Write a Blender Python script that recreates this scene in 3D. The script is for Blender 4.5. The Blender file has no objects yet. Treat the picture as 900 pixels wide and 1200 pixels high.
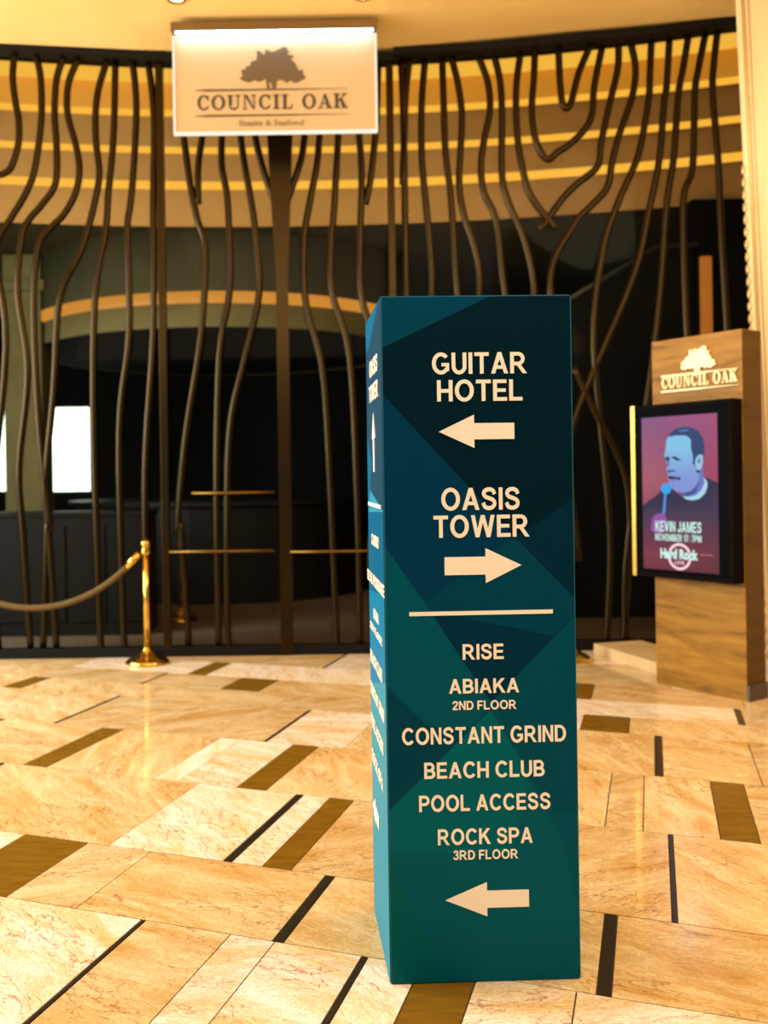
import bpy, bmesh, math, random
from mathutils import Vector, Matrix
from mathutils.geometry import tessellate_polygon
random.seed(7)
C = bpy.context.scene.collection

# ------------------------------------------------------------------ camera, world, lights
CX, CY, F, H, ROLL = 360.0, 560.0, 1110.0, 1.4, 0.0149      # measured from the photograph (900x1200)
scn = bpy.context.scene
scn.view_settings.view_transform = 'Standard'
scn.view_settings.look = 'None'
scn.view_settings.exposure = 0.0
scn.view_settings.gamma = 1.0
cam = bpy.data.cameras.new('camera'); camo = bpy.data.objects.new('camera', cam); C.objects.link(camo)
scn.camera = camo
cam.sensor_fit = 'AUTO'; cam.sensor_width = 36; cam.lens = F / 1200 * 36
cam.shift_x = (450 - CX) / 1200; cam.shift_y = -(600 - CY) / 1200
ra = math.atan(ROLL)
rx, ux, bk = Vector((math.cos(ra), 0, -math.sin(ra))), Vector((math.sin(ra), 0, math.cos(ra))), Vector((0, -1, 0))
camo.matrix_world = Matrix(((rx.x, ux.x, bk.x, 0), (rx.y, ux.y, bk.y, 0), (rx.z, ux.z, bk.z, H), (0, 0, 0, 1)))
cam.dof.use_dof = True; cam.dof.focus_distance = 2.75; cam.dof.aperture_fstop = 2.3

world = bpy.data.worlds.new('world'); scn.world = world; world.use_nodes = True
bg = world.node_tree.nodes['Background']; bg.inputs[0].default_value = (1.0, 0.92, 0.80, 1); bg.inputs[1].default_value = 0.44

def area(name, loc, target, sx, sy, watts, col):
    l = bpy.data.lights.new(name, 'AREA'); l.shape = 'RECTANGLE'; l.size = sx; l.size_y = sy
    l.energy = watts; l.color = col
    o = bpy.data.objects.new(name, l); C.objects.link(o); o.location = loc
    o.rotation_euler = (Vector(target) - Vector(loc)).to_track_quat('-Z', 'Y').to_euler()
    return o
area('lobby_side_fill', (3.4, 3.6, 4.5), (1.9, 4.4, 0), 2.0, 2.0, 105, (1.0, 0.84, 0.56))  # unseen fill light, added to brighten the right floor and the totem
area('lobby_ceiling_light', (0.6, 1.3, 4.55), (0.5, 2.6, 0), 4.5, 3.0, 170, (1.0, 0.90, 0.74))
area('daylight_left', (-5.2, 4.2, 2.2), (0.2, 4.2, 0.4), 3.4, 3.4, 340, (0.80, 0.92, 1.0))
area('floor_daylight_fill', (-5.6, 6.3, 2.6), (-.6, 6.9, 0), 1.6, 2.6, 400, (0.80, 0.90, 1.0))  # extra unseen cool light, added to whiten the floor by the glass
area('ceiling_fill', (0.3, 3.6, 3.2), (0.3, 5.0, 4.8), 6.0, 1.2, 95, (1.0, 0.78, 0.45))  # unseen area light added below the lobby ceiling to brighten it
area('fascia_fill', (-0.1, 7.95, 3.2), (-0.1, 9.8, 4.9), 6.5, 0.4, 27, (1.0, 0.68, 0.24))  # unseen amber light added in front of the tiers to brighten the fascias

# ------------------------------------------------------------------ helpers
def lin(c):
    return tuple(((v/255)/12.92 if v/255 <= .04045 else ((v/255+.055)/1.055)**2.4) for v in c)
def mat(name, col, rough=.5, metal=0.0, emis=None, es=1.0, spec=.5, coat=0.0):
    m = bpy.data.materials.new(name); m.use_nodes = True
    b = m.node_tree.nodes['Principled BSDF']
    b.inputs['Base Color'].default_value = (*lin(col), 1); b.inputs['Roughness'].default_value = rough
    b.inputs['Metallic'].default_value = metal; b.inputs['Specular IOR Level'].default_value = spec
    b.inputs['Coat Weight'].default_value = coat
    if emis: b.inputs['Emission Color'].default_value = (*lin(emis), 1); b.inputs['Emission Strength'].default_value = es
    return m
def N(m, t, **kw):
    n = m.node_tree.nodes.new(t)
    for k, v in kw.items():
        if hasattr(n, k): setattr(n, k, v)
        else: n.inputs[k].default_value = v
    return n
def L(m, a, b): m.node_tree.links.new(a, b)
def ramp(m, stops):
    n = N(m, 'ShaderNodeValToRGB'); e = n.color_ramp.elements
    while len(e) < len(stops): e.new(.5)
    for k, (p, c) in enumerate(stops): e[k].position = p; e[k].color = (*lin(c), 1) if len(c) == 3 else c
    return n
def noisy(name, c1, c2, scale=8, rough=.5, metal=0, stretch=(1, 1, 1), bump=0, detail=6, coat=0, spec=.5):
    """two-tone noise material"""
    m = mat(name, c1, rough, metal, coat=coat, spec=spec); b = m.node_tree.nodes['Principled BSDF']
    tc = N(m, 'ShaderNodeTexCoord'); mp = N(m, 'ShaderNodeMapping'); mp.inputs['Scale'].default_value = stretch
    nz = N(m, 'ShaderNodeTexNoise', Scale=scale, Detail=detail, Roughness=.6)
    rp = ramp(m, [(.3, c1), (.7, c2)])
    L(m, tc.outputs['Object'], mp.inputs[0]); L(m, mp.outputs[0], nz.inputs['Vector']); L(m, nz.outputs[0], rp.inputs[0]); L(m, rp.outputs[0], b.inputs['Base Color'])
    if bump:
        bp = N(m, 'ShaderNodeBump', Strength=bump, Distance=.002); L(m, nz.outputs[0], bp.inputs['Height']); L(m, bp.outputs[0], b.inputs['Normal'])
    return m
def emit_attr(name, strength):
    m = bpy.data.materials.new(name); m.use_nodes = True; nt = m.node_tree
    b = nt.nodes['Principled BSDF']; b.inputs['Base Color'].default_value = (.004, .004, .004, 1); b.inputs['Roughness'].default_value = .5; b.inputs['Specular IOR Level'].default_value = .08
    a = N(m, 'ShaderNodeVertexColor'); a.layer_name = 'col'
    L(m, a.outputs[0], b.inputs['Emission Color']); b.inputs['Emission Strength'].default_value = strength
    return m
def print_attr(name, rough=.45):
    m = bpy.data.materials.new(name); m.use_nodes = True; b = m.node_tree.nodes['Principled BSDF']
    a = N(m, 'ShaderNodeVertexColor'); a.layer_name = 'col'
    L(m, a.outputs[0], b.inputs['Base Color']); b.inputs['Roughness'].default_value = rough; b.inputs['Specular IOR Level'].default_value = .04
    return m

def link(name, me, m, parent=None):
    o = bpy.data.objects.new(name, me); C.objects.link(o)
    if m: me.materials.append(m)
    if parent: o.parent = parent; o.matrix_parent_inverse = parent_world(parent).inverted()
    return o
def parent_world(p):
    mw = Matrix.LocRotScale(p.location, p.rotation_euler, p.scale)
    if p.parent: mw = parent_world(p.parent) @ p.matrix_parent_inverse @ mw
    return mw
def fin(name, bm, m, parent=None, smooth=False):
    me = bpy.data.meshes.new(name)
    bmesh.ops.recalc_face_normals(bm, faces=bm.faces)
    bm.to_mesh(me); bm.free()
    if smooth:
        for p in me.polygons: p.use_smooth = True
    return link(name, me, m, parent)
def box(bm, a, b, M=None, bevel=0.0):
    vs = [bm.verts.new((x, y, z)) for x in (a[0], b[0]) for y in (a[1], b[1]) for z in (a[2], b[2])]
    fs = [bm.faces.new([vs[i] for i in q]) for q in ((0, 1, 3, 2), (4, 6, 7, 5), (0, 4, 5, 1), (2, 3, 7, 6), (0, 2, 6, 4), (1, 5, 7, 3))]
    if bevel:
        es = list({e for f in fs for e in f.edges})
        r = bmesh.ops.bevel(bm, geom=es, offset=bevel, segments=2, affect='EDGES', profile=.5)
        vs = list({v for f in r['faces'] for v in f.verts} | {v for v in vs if v.is_valid})
    if M is not None: bmesh.ops.transform(bm, matrix=M, verts=[v for v in vs if v.is_valid])
    return vs
def lathe(bm, prof, seg=32, loc=(0, 0, 0)):
    rings = []
    for r, z in prof:
        if r < 1e-6: rings.append([bm.verts.new((loc[0], loc[1], loc[2]+z))])
        else: rings.append([bm.verts.new((loc[0]+r*math.cos(2*math.pi*k/seg), loc[1]+r*math.sin(2*math.pi*k/seg), loc[2]+z)) for k in range(seg)])
    for A, B in zip(rings, rings[1:]):
        for k in range(seg):
            q = [A[k % len(A)], A[(k+1) % len(A)], B[(k+1) % len(B)], B[k % len(B)]]
            q = [v for i, v in enumerate(q) if v not in q[:i]]
            if len(q) > 2:
                try: bm.faces.new(q)
                except ValueError: pass
def tube(bm, pts, r, seg=12, cap=True):
    pts = [Vector(p) for p in pts]; rings = []
    for i, p in enumerate(pts):
        d = (pts[min(i+1, len(pts)-1)] - pts[max(i-1, 0)]).normalized()
        s = d.cross(Vector((0, 1, .13))).normalized(); u = s.cross(d)
        rr = r[i] if isinstance(r, (list, tuple)) else r
        rings.append([bm.verts.new(p + rr*(s*math.cos(2*math.pi*k/seg)+u*math.sin(2*math.pi*k/seg))) for k in range(seg)])
    for A, B in zip(rings, rings[1:]):
        for k in range(seg): bm.faces.new([A[k], A[(k+1) % seg], B[(k+1) % seg], B[k]])
    if cap: bm.faces.new(rings[0]); bm.faces.new(rings[-1])
def catmull(P, n=6):
    P = [P[0]] + list(P) + [P[-1]]; out = []
    for i in range(1, len(P)-2):
        for k in range(n):
            t = k/n
            out.append(tuple(.5*((2*b)+(c-a)*t+(2*a-5*b+4*c-d)*t*t+(3*b-a-3*c+d)*t**3) for a, b, c, d in zip(P[i-1], P[i], P[i+1], P[i+2])))
    out.append(P[-2]); return out
def tag(o, label=None, cat=None, group=None, kind=None):
    if label: o['label'] = label
    if cat: o['category'] = cat
    if group: o['group'] = group
    if kind: o['kind'] = kind
    return o
def empty(name, loc, rz=0):
    o = bpy.data.objects.new(name, None); C.objects.link(o); o.location = loc; o.rotation_euler = (0, 0, rz); o.empty_display_size = .1
    return o

def ray(px, py):
    u, v = px-CX, CY-py
    return Vector(((u+v*ROLL)/F, 1.0, (v-u*ROLL)/F))
def P3(px, py, d):                      # point of the place seen at that pixel, d metres ahead
    r = ray(px, py)*d
    return Vector((r.x, r.y, r.z+H))

class Plane:                            # a vertical plane of the place with its own (s, t) coordinates in metres
    def __init__(s, O, R):
        s.O = Vector(O); s.R = Vector(R).normalized(); s.U = Vector((0, 0, 1)); s.Nn = s.R.cross(s.U)
        if s.Nn.dot(Vector((0, 0, H))-s.O) < 0: s.Nn = -s.Nn
    def hit(s, px, py, off=0.0):
        r = ray(px, py); c = Vector((0, 0, H)); O = s.O+s.Nn*off
        k = (O-c).dot(s.Nn)/r.dot(s.Nn); p = c+r*k
        return (p-O).dot(s.R), p.z
    def pt(s, a, z, off=0.0):
        p = s.O+s.R*a+s.Nn*off; return Vector((p.x, p.y, z))
def poly_on(bm, pl, pts, o0, o1, col=None, lay=None):
    """extruded polygon lying on a plane; pts in (s, z)"""
    A = [bm.verts.new(pl.pt(s, z, o0)) for s, z in pts]; B = [bm.verts.new(pl.pt(s, z, o1)) for s, z in pts]
    fs = []
    for t in tessellate_polygon([[Vector((s, z, 0)) for s, z in pts]]):
        fs.append(bm.faces.new([B[i] for i in t]))
        fs.append(bm.faces.new([A[i] for i in reversed(t)]))
    n = len(pts)
    for i in range(n): fs.append(bm.faces.new([A[i], A[(i+1) % n], B[(i+1) % n], B[i]]))
    if lay is not None:
        idx = {v: i for i, v in enumerate(A)}; idx.update({v: i for i, v in enumerate(B)})
        for f in fs:
            for lp in f.loops:
                c = col[idx[lp.vert]] if isinstance(col, list) else col
                lp[lay] = (*lin(c), 1)
    return fs
_tc = {}
def text_mesh(txt, weight=.022):
    key = (txt, weight)
    if key not in _tc:
        cu = bpy.data.curves.new('t', 'FONT'); cu.body = txt; cu.size = 1; cu.offset = weight; cu.extrude = .5; cu.resolution_u = 4
        o = bpy.data.objects.new('t', cu); C.objects.link(o)
        bpy.context.view_layer.update()
        me = bpy.data.meshes.new_from_object(o.evaluated_get(bpy.context.evaluated_depsgraph_get()))
        vs = [tuple(v.co) for v in me.vertices]; fs = [tuple(p.vertices) for p in me.polygons]
        bpy.data.objects.remove(o); bpy.data.curves.remove(cu); bpy.data.meshes.remove(me)
        xs = [v[0] for v in vs]; ys = [v[1] for v in vs]
        _tc[key] = (vs, fs, min(xs), max(xs), min(ys), max(ys))
    return _tc[key]
def text_on(name, txt, pl, s0, s1, z0, z1, off, th, m, parent, weight=.022, shear=0):
    vs, fs, x0, x1, y0, y1 = text_mesh(txt, weight)
    me = bpy.data.meshes.new(name); P = []
    for x, y, z in vs:
        fx, fy = (x-x0)/(x1-x0), (y-y0)/(y1-y0)
        P.append(tuple(pl.pt(s0+(s1-s0)*fx+shear*(z1-z0)*fy, z0+(z1-z0)*fy, off+th*(z+.5))))
    me.from_pydata(P, [], fs); me.update()
    return link(name, me, m, parent)
def px_text(name, txt, pl, x0, x1, yc, h, off, th, m, parent, weight=.022, shear=0):
    """text whose box runs x0..x1 px with centre height yc px and letter height h px in the photograph"""
    xc = (x0+x1)/2; z1 = pl.hit(xc, yc-h/2, off)[1]; z0 = pl.hit(xc, yc+h/2, off)[1]
    return text_on(name, txt, pl, pl.hit(x0, yc, off)[0], pl.hit(x1, yc, off)[0], z0, z1, off, th, m, parent, weight, shear)

# serif capitals (unit cap height): list of polygons per letter, advance width
def arcpoly(cx, cy, ro, rio, a0, a1, wx_o, wx_i, n=18):
    o = [(cx+wx_o*math.cos(math.radians(a0+(a1-a0)*k/n)), cy+ro*math.sin(math.radians(a0+(a1-a0)*k/n))) for k in range(n+1)]
    i = [(cx+wx_i*math.cos(math.radians(a0+(a1-a0)*k/n)), cy+rio*math.sin(math.radians(a0+(a1-a0)*k/n))) for k in range(n, -1, -1)]
    return o+i
def R4(x0, y0, x1, y1): return [(x0, y0), (x1, y0), (x1, y1), (x0, y1)]
SER = {
 'C': (.92, [arcpoly(.48, .5, .52, .43, 45, 315, .46, .24), [(.76, .98), (.84, .98), (.84, .64), (.78, .64), (.70, .80)], [(.78, .30), (.85, .30), (.80, .12), (.70, .14)]]),
 'O': (1.02, [arcpoly(.5, .5, .52, .43, 0, 180, .5, .27), arcpoly(.5, .5, .52, .43, 180, 360, .5, .27)]),
 'U': (1.0, [R4(.12, .30, .35, 1), R4(.02, .92, .45, 1), R4(.74, .30, .83, 1), R4(.62, .92, .95, 1), arcpoly(.475, .32, .34, .22, 180, 360, .355, .265)]),
 'N': (1.05, [R4(.12, 0, .20, 1), R4(.02, 0, .34, .08), [(.02, 1), (.34, 1), (.88, 0), (.76, 0), (.16, .96)], R4(.80, 0, .88, 1), R4(.66, .92, .98, 1)]),
 'I': (.50, [R4(.13, 0, .37, 1), R4(.02, 0, .48, .08), R4(.02, .92, .48, 1)]),
 'L': (.84, [R4(.13, 0, .37, 1), R4(.02, 0, .74, .08), R4(.02, .92, .48, 1), R4(.70, 0, .78, .32)]),
 'A': (1.0, [[(.48, 1), (.58, 1), (.96, 0), (.70, 0), (.45, .80)], [(.46, .98), (.53, .98), (.20, 0), (.12, 0)], R4(.24, .28, .70, .36), R4(.0, 0, .34, .08), R4(.60, 0, 1.02, .08)]),
 'K': (1.02, [R4(.13, 0, .37, 1), R4(.02, 0, .48, .08), R4(.02, .92, .48, 1), [(.36, .42), (.36, .54), (.80, .96), (.88, .96)], [(.46, .58), (.62, .68), (1.0, 0), (.70, 0)], R4(.64, .92, .98, 1), R4(.62, 0, 1.04, .08)]),
}
def serif_on(bm, txt, pl, s0, s1, z0, z1, o0, o1, slope=0.0):
    w = 0
    for ch in txt: w += .55 if ch == ' ' else SER[ch][0]+.12
    w -= .12; x = 0
    for ch in txt:
        if ch == ' ': x += .55; continue
        adv, polys = SER[ch]
        for k, pg in enumerate(polys):
            q = [(s0+(s1-s0)*(x+a)/w, z0+(z1-z0)*b) for a, b in pg]
            poly_on(bm, pl, q, o0, o1+k*.00015)
        x += adv+.12
def ribbon2(P, w, n=5):
    pts = catmull(P, n); Lf = []; Rt = []
    for i, p in enumerate(pts):
        a, b = pts[max(i-1, 0)], pts[min(i+1, len(pts)-1)]; dx, dy = b[0]-a[0], b[1]-a[1]; q = math.hypot(dx, dy) or 1
        Lf.append((p[0]-dy/q*w/2, p[1]+dx/q*w/2)); Rt.append((p[0]+dy/q*w/2, p[1]-dx/q*w/2))
    return Lf+Rt[::-1]
def mir(P, w): return [(w-x, y) for x, y in P]
_ST = R4(0, 0, .2, 1); _AL = [(0, 0), (.21, 0), (.52, .84), (.57, 1), (.36, 1)]
_PB = [_ST, R4(.1, .37, .44, .54), R4(.1, .83, .44, 1), arcpoly(.43, .685, .315, .145, -90, 90, .36, .16)]
SANS = {
 'A': (.92, [_AL, mir(_AL, .92), R4(.2, .22, .72, .38)]),
 'B': (.79, [_ST, R4(.1, 0, .44, .17), R4(.1, .42, .46, .58), R4(.1, .83, .42, 1), arcpoly(.41, .71, .29, .12, -90, 90, .32, .13), arcpoly(.44, .29, .29, .12, -90, 90, .35, .15)]),
 'C': (.90, [arcpoly(.48, .5, .52, .34, 38, 322, .48, .27)]),
 'D': (.84, [_ST, R4(.1, 0, .38, .17), R4(.1, .83, .38, 1), arcpoly(.37, .5, .5, .33, -90, 90, .47, .27)]),
 'E': (.73, [_ST, R4(.1, 0, .73, .17), R4(.1, .42, .67, .58), R4(.1, .83, .71, 1)]),
 'F': (.67, [_ST, R4(.1, .41, .60, .57), R4(.1, .83, .67, 1)]),
 'G': (.95, [arcpoly(.49, .5, .52, .34, 40, 325, .49, .28), R4(.52, .36, .93, .52), R4(.75, .14, .93, .5)]),
 'H': (.82, [_ST, R4(.62, 0, .82, 1), R4(.15, .41, .7, .58)]), 'I': (.2, [_ST]),
 'J': (.6, [R4(.4, .3, .6, 1), arcpoly(.3, .31, .33, .16, 180, 360, .3, .1)]),
 'K': (.88, [_ST, [(.16, .28), (.16, .53), (.60, 1), (.86, 1)], [(.28, .58), (.44, .70), (.90, 0), (.64, 0)]]),
 'L': (.70, [_ST, R4(.1, 0, .70, .17)]),
 'M': (.98, [R4(0, 0, .18, 1), R4(.8, 0, .98, 1), [(0, 1), (.26, 1), (.56, 0), (.42, 0)], mir([(0, 1), (.26, 1), (.56, 0), (.42, 0)], .98)]),
 'N': (.80, [R4(0, 0, .19, 1), R4(.61, 0, .8, 1), [(0, 1), (.2, 1), (.80, 0), (.60, 0)]]),
 'O': (1.0, [arcpoly(.5, .5, .52, .34, 0, 180, .5, .29), arcpoly(.5, .5, .52, .34, 180, 360, .5, .29)]),
 'P': (.79, _PB), 'R': (.90, _PB+[[(.34, .42), (.56, .42), (.91, 0), (.67, 0)]]),
 'S': (.81, [ribbon2([(.70, .70), (.62, .86), (.41, .925), (.19, .86), (.12, .72), (.22, .59), (.42, .52), (.63, .43), (.70, .28), (.60, .13), (.39, .075), (.18, .14), (.09, .32)], .185)]),
 'T': (.78, [R4(0, .83, .78, 1), R4(.29, 0, .49, 1)]),
 'U': (.80, [R4(0, .35, .2, 1), R4(.6, .35, .8, 1), arcpoly(.4, .36, .38, .2, 180, 360, .4, .2)]),
 'V': (.90, [[(0, 1), (.22, 1), (.55, .1), (.55, 0), (.35, 0)], mir([(0, 1), (.22, 1), (.55, .1), (.55, 0), (.35, 0)], .9)]),
 'W': (1.28, [[(0, 1), (.21, 1), (.44, 0), (.24, 0)], [(.24, 0), (.44, 0), (.74, 1), (.54, 1)], [(.54, 1), (.74, 1), (1.04, 0), (.84, 0)], [(.84, 0), (1.04, 0), (1.28, 1), (1.07, 1)]]),
 '1': (.4, [[(.2, 0), (.4, 0), (.4, 1), (.24, 1), (.18, .9), (0, .78), (0, .6), (.2, .7)]]),
 '2': (.68, [ribbon2([(.10, .68), (.18, .86), (.36, .92), (.55, .84), (.57, .66), (.44, .46), (.22, .26), (.12, .10)], .18), R4(.03, 0, .66, .17)]),
 '3': (.66, [ribbon2([(.10, .74), (.18, .87), (.35, .92), (.53, .83), (.52, .64), (.32, .54)], .17), ribbon2([(.30, .54), (.54, .45), (.57, .27), (.48, .12), (.32, .08), (.14, .13), (.08, .28)], .17)]),
 '7': (.63, [[(0, .83), (0, 1), (.63, 1), (.63, .85), (.34, 0), (.13, 0), (.40, .83)]]), '|': (.06, [R4(0, -.1, .06, 1.1)]),
}
def sans_px(name, txt, pl, x0, x1, yc, h, off, th, m, parent):
    """bold sans capitals whose box runs x0..x1 px in the photograph"""
    xc = (x0+x1)/2; z1 = pl.hit(xc, yc-h/2, off)[1]; z0 = pl.hit(xc, yc+h/2, off)[1]; s0 = pl.hit(x0, yc, off)[0]; s1 = pl.hit(x1, yc, off)[0]
    gap = .12; w = sum(.36 if c == ' ' else SANS[c][0]+gap for c in txt)-gap; x = 0; bm = bmesh.new()
    for ch in txt:
        if ch == ' ': x += .36; continue
        adv, polys = SANS[ch]
        for k, pg in enumerate(polys): poly_on(bm, pl, [(s0+(s1-s0)*(x+a)/w, z0+(z1-z0)*b) for a, b in pg], off, off+th+k*.00004)
        x += adv+gap
    return fin(name, bm, m, parent)
TREE = [(150,345),(178,322),(165,300),(166,275),(185,268),(200,275),(205,245),(245,238),(250,205),(285,195),(300,190),(306,150),(300,115),(330,113),(350,132),(365,148),(378,135),(380,105),(405,108),(430,124),(470,118),(500,100),(525,98),(530,78),(545,86),(575,85),(580,120),(602,124),(580,132),(582,152),(630,153),(625,180),(603,186),(640,215),(655,235),(665,262),(682,290),(700,278),(716,285),(714,312),(738,350),(700,368),(675,382),(640,390),(612,372),(590,372),(570,390),(540,368),(505,358),(480,372),(472,435),(438,435),(430,385),(408,376),(416,435),(392,435),(380,350),(350,368),(315,374),(280,360),(232,380),(180,366)]
def tree_on(bm, pl, s0, s1, zb, zt, o0, o1):
    q = [(s0+(s1-s0)*(x-150)/588, zb+(zt-zb)*(435-y)/357) for x, y in TREE]
    poly_on(bm, pl, q, o0, o1)

# ------------------------------------------------------------------ materials
def marble(name, base, light, vein, vamt):
    m = mat(name, base, .09, coat=0.0, spec=.6); b = m.node_tree.nodes['Principled BSDF']
    tc = N(m, 'ShaderNodeTexCoord'); oi = N(m, 'ShaderNodeObjectInfo')
    mul = N(m, 'ShaderNodeMath', operation='MULTIPLY'); mul.inputs[1].default_value = 37.0; L(m, oi.outputs['Random'], mul.inputs[0])
    cmb = N(m, 'ShaderNodeCombineXYZ'); L(m, mul.outputs[0], cmb.inputs[0]); L(m, mul.outputs[0], cmb.inputs[1]); L(m, mul.outputs[0], cmb.inputs[2])
    rot = N(m, 'ShaderNodeVectorRotate', rotation_type='Z_AXIS'); L(m, tc.outputs['Object'], rot.inputs['Vector'])
    ang = N(m, 'ShaderNodeMath', operation='MULTIPLY_ADD'); ang.inputs[1].default_value = 2.2; ang.inputs[2].default_value = -.6; L(m, oi.outputs['Random'], ang.inputs[0]); L(m, ang.outputs[0], rot.inputs['Angle'])
    mp = N(m, 'ShaderNodeMapping'); mp.inputs['Scale'].default_value = (1.0, 3.2, 1.0); L(m, rot.outputs[0], mp.inputs['Vector']); L(m, cmb.outputs[0], mp.inputs['Location'])
    n1 = N(m, 'ShaderNodeTexNoise', Scale=2.4, Detail=9, Roughness=.62, Distortion=.8); L(m, mp.outputs[0], n1.inputs['Vector'])
    r1 = ramp(m, [(.32, base), (.68, light)]); L(m, n1.outputs[0], r1.inputs[0])
    # fine grain streaks
    n2 = N(m, 'ShaderNodeTexNoise', Scale=13.0, Detail=8, Roughness=.7, Distortion=2.2); L(m, mp.outputs[0], n2.inputs['Vector'])
    r2 = ramp(m, [(.455, (255,)*3), (.50, (0, 0, 0)), (.545, (255,)*3)]); L(m, n2.outputs[0], r2.inputs[0])
    # cracked veins
    dn = N(m, 'ShaderNodeTexNoise', Scale=5.0, Detail=5); L(m, mp.outputs[0], dn.inputs['Vector'])
    mx = N(m, 'ShaderNodeVectorMath', operation='MULTIPLY_ADD'); L(m, dn.outputs['Color'], mx.inputs[0]); mx.inputs[1].default_value = (.55, .55, .55); L(m, mp.outputs[0], mx.inputs[2])
    vo = N(m, 'ShaderNodeTexVoronoi', feature='DISTANCE_TO_EDGE', Scale=6.0); L(m, mx.outputs[0], vo.inputs['Vector'])
    r3 = ramp(m, [(.0, (0, 0, 0)), (.045, (255,)*3)]); L(m, vo.outputs['Distance'], r3.inputs[0])
    n3 = N(m, 'ShaderNodeTexNoise', Scale=1.7, Detail=3); L(m, mp.outputs[0], n3.inputs['Vector'])
    r4 = ramp(m, [(.40, (0, 0, 0)), (.56, (255,)*3)]); L(m, n3.outputs[0], r4.inputs[0])
    inv3 = N(m, 'ShaderNodeMath', operation='SUBTRACT'); inv3.inputs[0].default_value = 1; L(m, r3.outputs[0], inv3.inputs[1])
    inv2 = N(m, 'ShaderNodeMath', operation='SUBTRACT'); inv2.inputs[0].default_value = 1; L(m, r2.outputs[0], inv2.inputs[1])
    a3 = N(m, 'ShaderNodeMath', operation='MULTIPLY'); L(m, inv3.outputs[0], a3.inputs[0]); L(m, r4.outputs[0], a3.inputs[1])
    a2 = N(m, 'ShaderNodeMath', operation='MULTIPLY'); L(m, inv2.outputs[0], a2.inputs[0]); a2.inputs[1].default_value = .55
    sm = N(m, 'ShaderNodeMath', operation='MAXIMUM'); L(m, a2.outputs[0], sm.inputs[0]); L(m, a3.outputs[0], sm.inputs[1])
    sc = N(m, 'ShaderNodeMath', operation='MULTIPLY'); sc.inputs[1].default_value = vamt; L(m, sm.outputs[0], sc.inputs[0])
    mix = N(m, 'ShaderNodeMix', data_type='RGBA'); L(m, sc.outputs[0], mix.inputs[0]); L(m, r1.outputs[0], mix.inputs[6]); mix.inputs[7].default_value = (*lin(vein), 1)
    # whole-slab tint
    hs = N(m, 'ShaderNodeHueSaturation'); L(m, mix.outputs[2], hs.inputs['Color'])
    vv = N(m, 'ShaderNodeMath', operation='MULTIPLY_ADD'); vv.inputs[1].default_value = .16; vv.inputs[2].default_value = .92; L(m, oi.outputs['Random'], vv.inputs[0]); L(m, vv.outputs[0], hs.inputs['Value'])
    L(m, hs.outputs[0], b.inputs['Base Color'])
    return m
M_marble = marble('cream_marble', (206, 156, 80), (238, 210, 156), (132, 76, 26), .85)
M_marble2 = marble('pale_marble', (234, 196, 132), (254, 244, 222), (172, 96, 40), .95)
M_brown = noisy('bronze_stone', (104, 72, 12), (130, 92, 20), 7, .22, stretch=(1, 4, 1), spec=.3)
M_dark = noisy('dark_stone', (34, 28, 20), (48, 40, 28), 12, .25)
M_grout = mat('grout', (62, 42, 20), .9)
M_ceil = noisy('tan_plaster', (232, 184, 100), (238, 194, 112), 2, .7)
M_bronze = mat('dark_bronze', (48, 34, 12), .30, .9)
M_black = mat('black_bronze', (18, 14, 9), .5, .3, spec=.2)
M_brass = mat('polished_brass', (214, 170, 74), .18, 1.0)
M_gold = mat('satin_gold', (196, 146, 60), .34, 1.0)
M_railg = mat('dull_gold', (120, 86, 34), .4, 1.0)
M_rope = noisy('tan_velvet', (84, 64, 32), (100, 78, 42), 60, .8, spec=.1)
M_cream = noisy('cream_lacquer', (226, 200, 148), (232, 208, 160), 3, .4)
M_trim = mat('trim_gold_cream', (196, 160, 98), .3, .3)
M_carpet = noisy('brown_carpet', (92, 68, 36), (64, 48, 28), 30, .9)
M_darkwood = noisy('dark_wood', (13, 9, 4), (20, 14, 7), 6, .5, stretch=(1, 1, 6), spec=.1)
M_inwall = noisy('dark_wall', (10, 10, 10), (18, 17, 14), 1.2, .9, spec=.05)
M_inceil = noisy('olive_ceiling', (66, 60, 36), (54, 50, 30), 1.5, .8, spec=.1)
M_olive = noisy('olive_plaster', (104, 96, 58), (90, 82, 48), 2, .8, spec=.1)
M_tier = noisy('tan_fascia', (178, 132, 64), (160, 118, 56), 2, .6)
M_vinyl = mat('cream_vinyl', (250, 232, 204), .5)
M_body = mat('teal_panel', (6, 70, 84), .4)
M_edge = mat('teal_edge', (20, 96, 112), .35)

def glass(name, refl, tint):
    m = bpy.data.materials.new(name); m.use_nodes = True; nt = m.node_tree; nt.nodes.clear()
    out = nt.nodes.new('ShaderNodeOutputMaterial'); tr = nt.nodes.new('ShaderNodeBsdfTransparent'); tr.inputs[0].default_value = tint
    gl = nt.nodes.new('ShaderNodeBsdfGlossy'); gl.inputs['Roughness'].default_value = .02
    fr = nt.nodes.new('ShaderNodeLayerWeight'); fr.inputs[0].default_value = refl
    mx = nt.nodes.new('ShaderNodeMixShader'); nt.links.new(fr.outputs['Fresnel'], mx.inputs[0]); nt.links.new(tr.outputs[0], mx.inputs[1]); nt.links.new(gl.outputs[0], mx.inputs[2]); nt.links.new(mx.outputs[0], out.inputs[0])
    return m
M_glass = glass('facade_glass', .09, (.93, .93, .88, 1))
def emit(name, col, s):
    return mat(name, (20, 16, 10), .5, 0, col, s)

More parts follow.
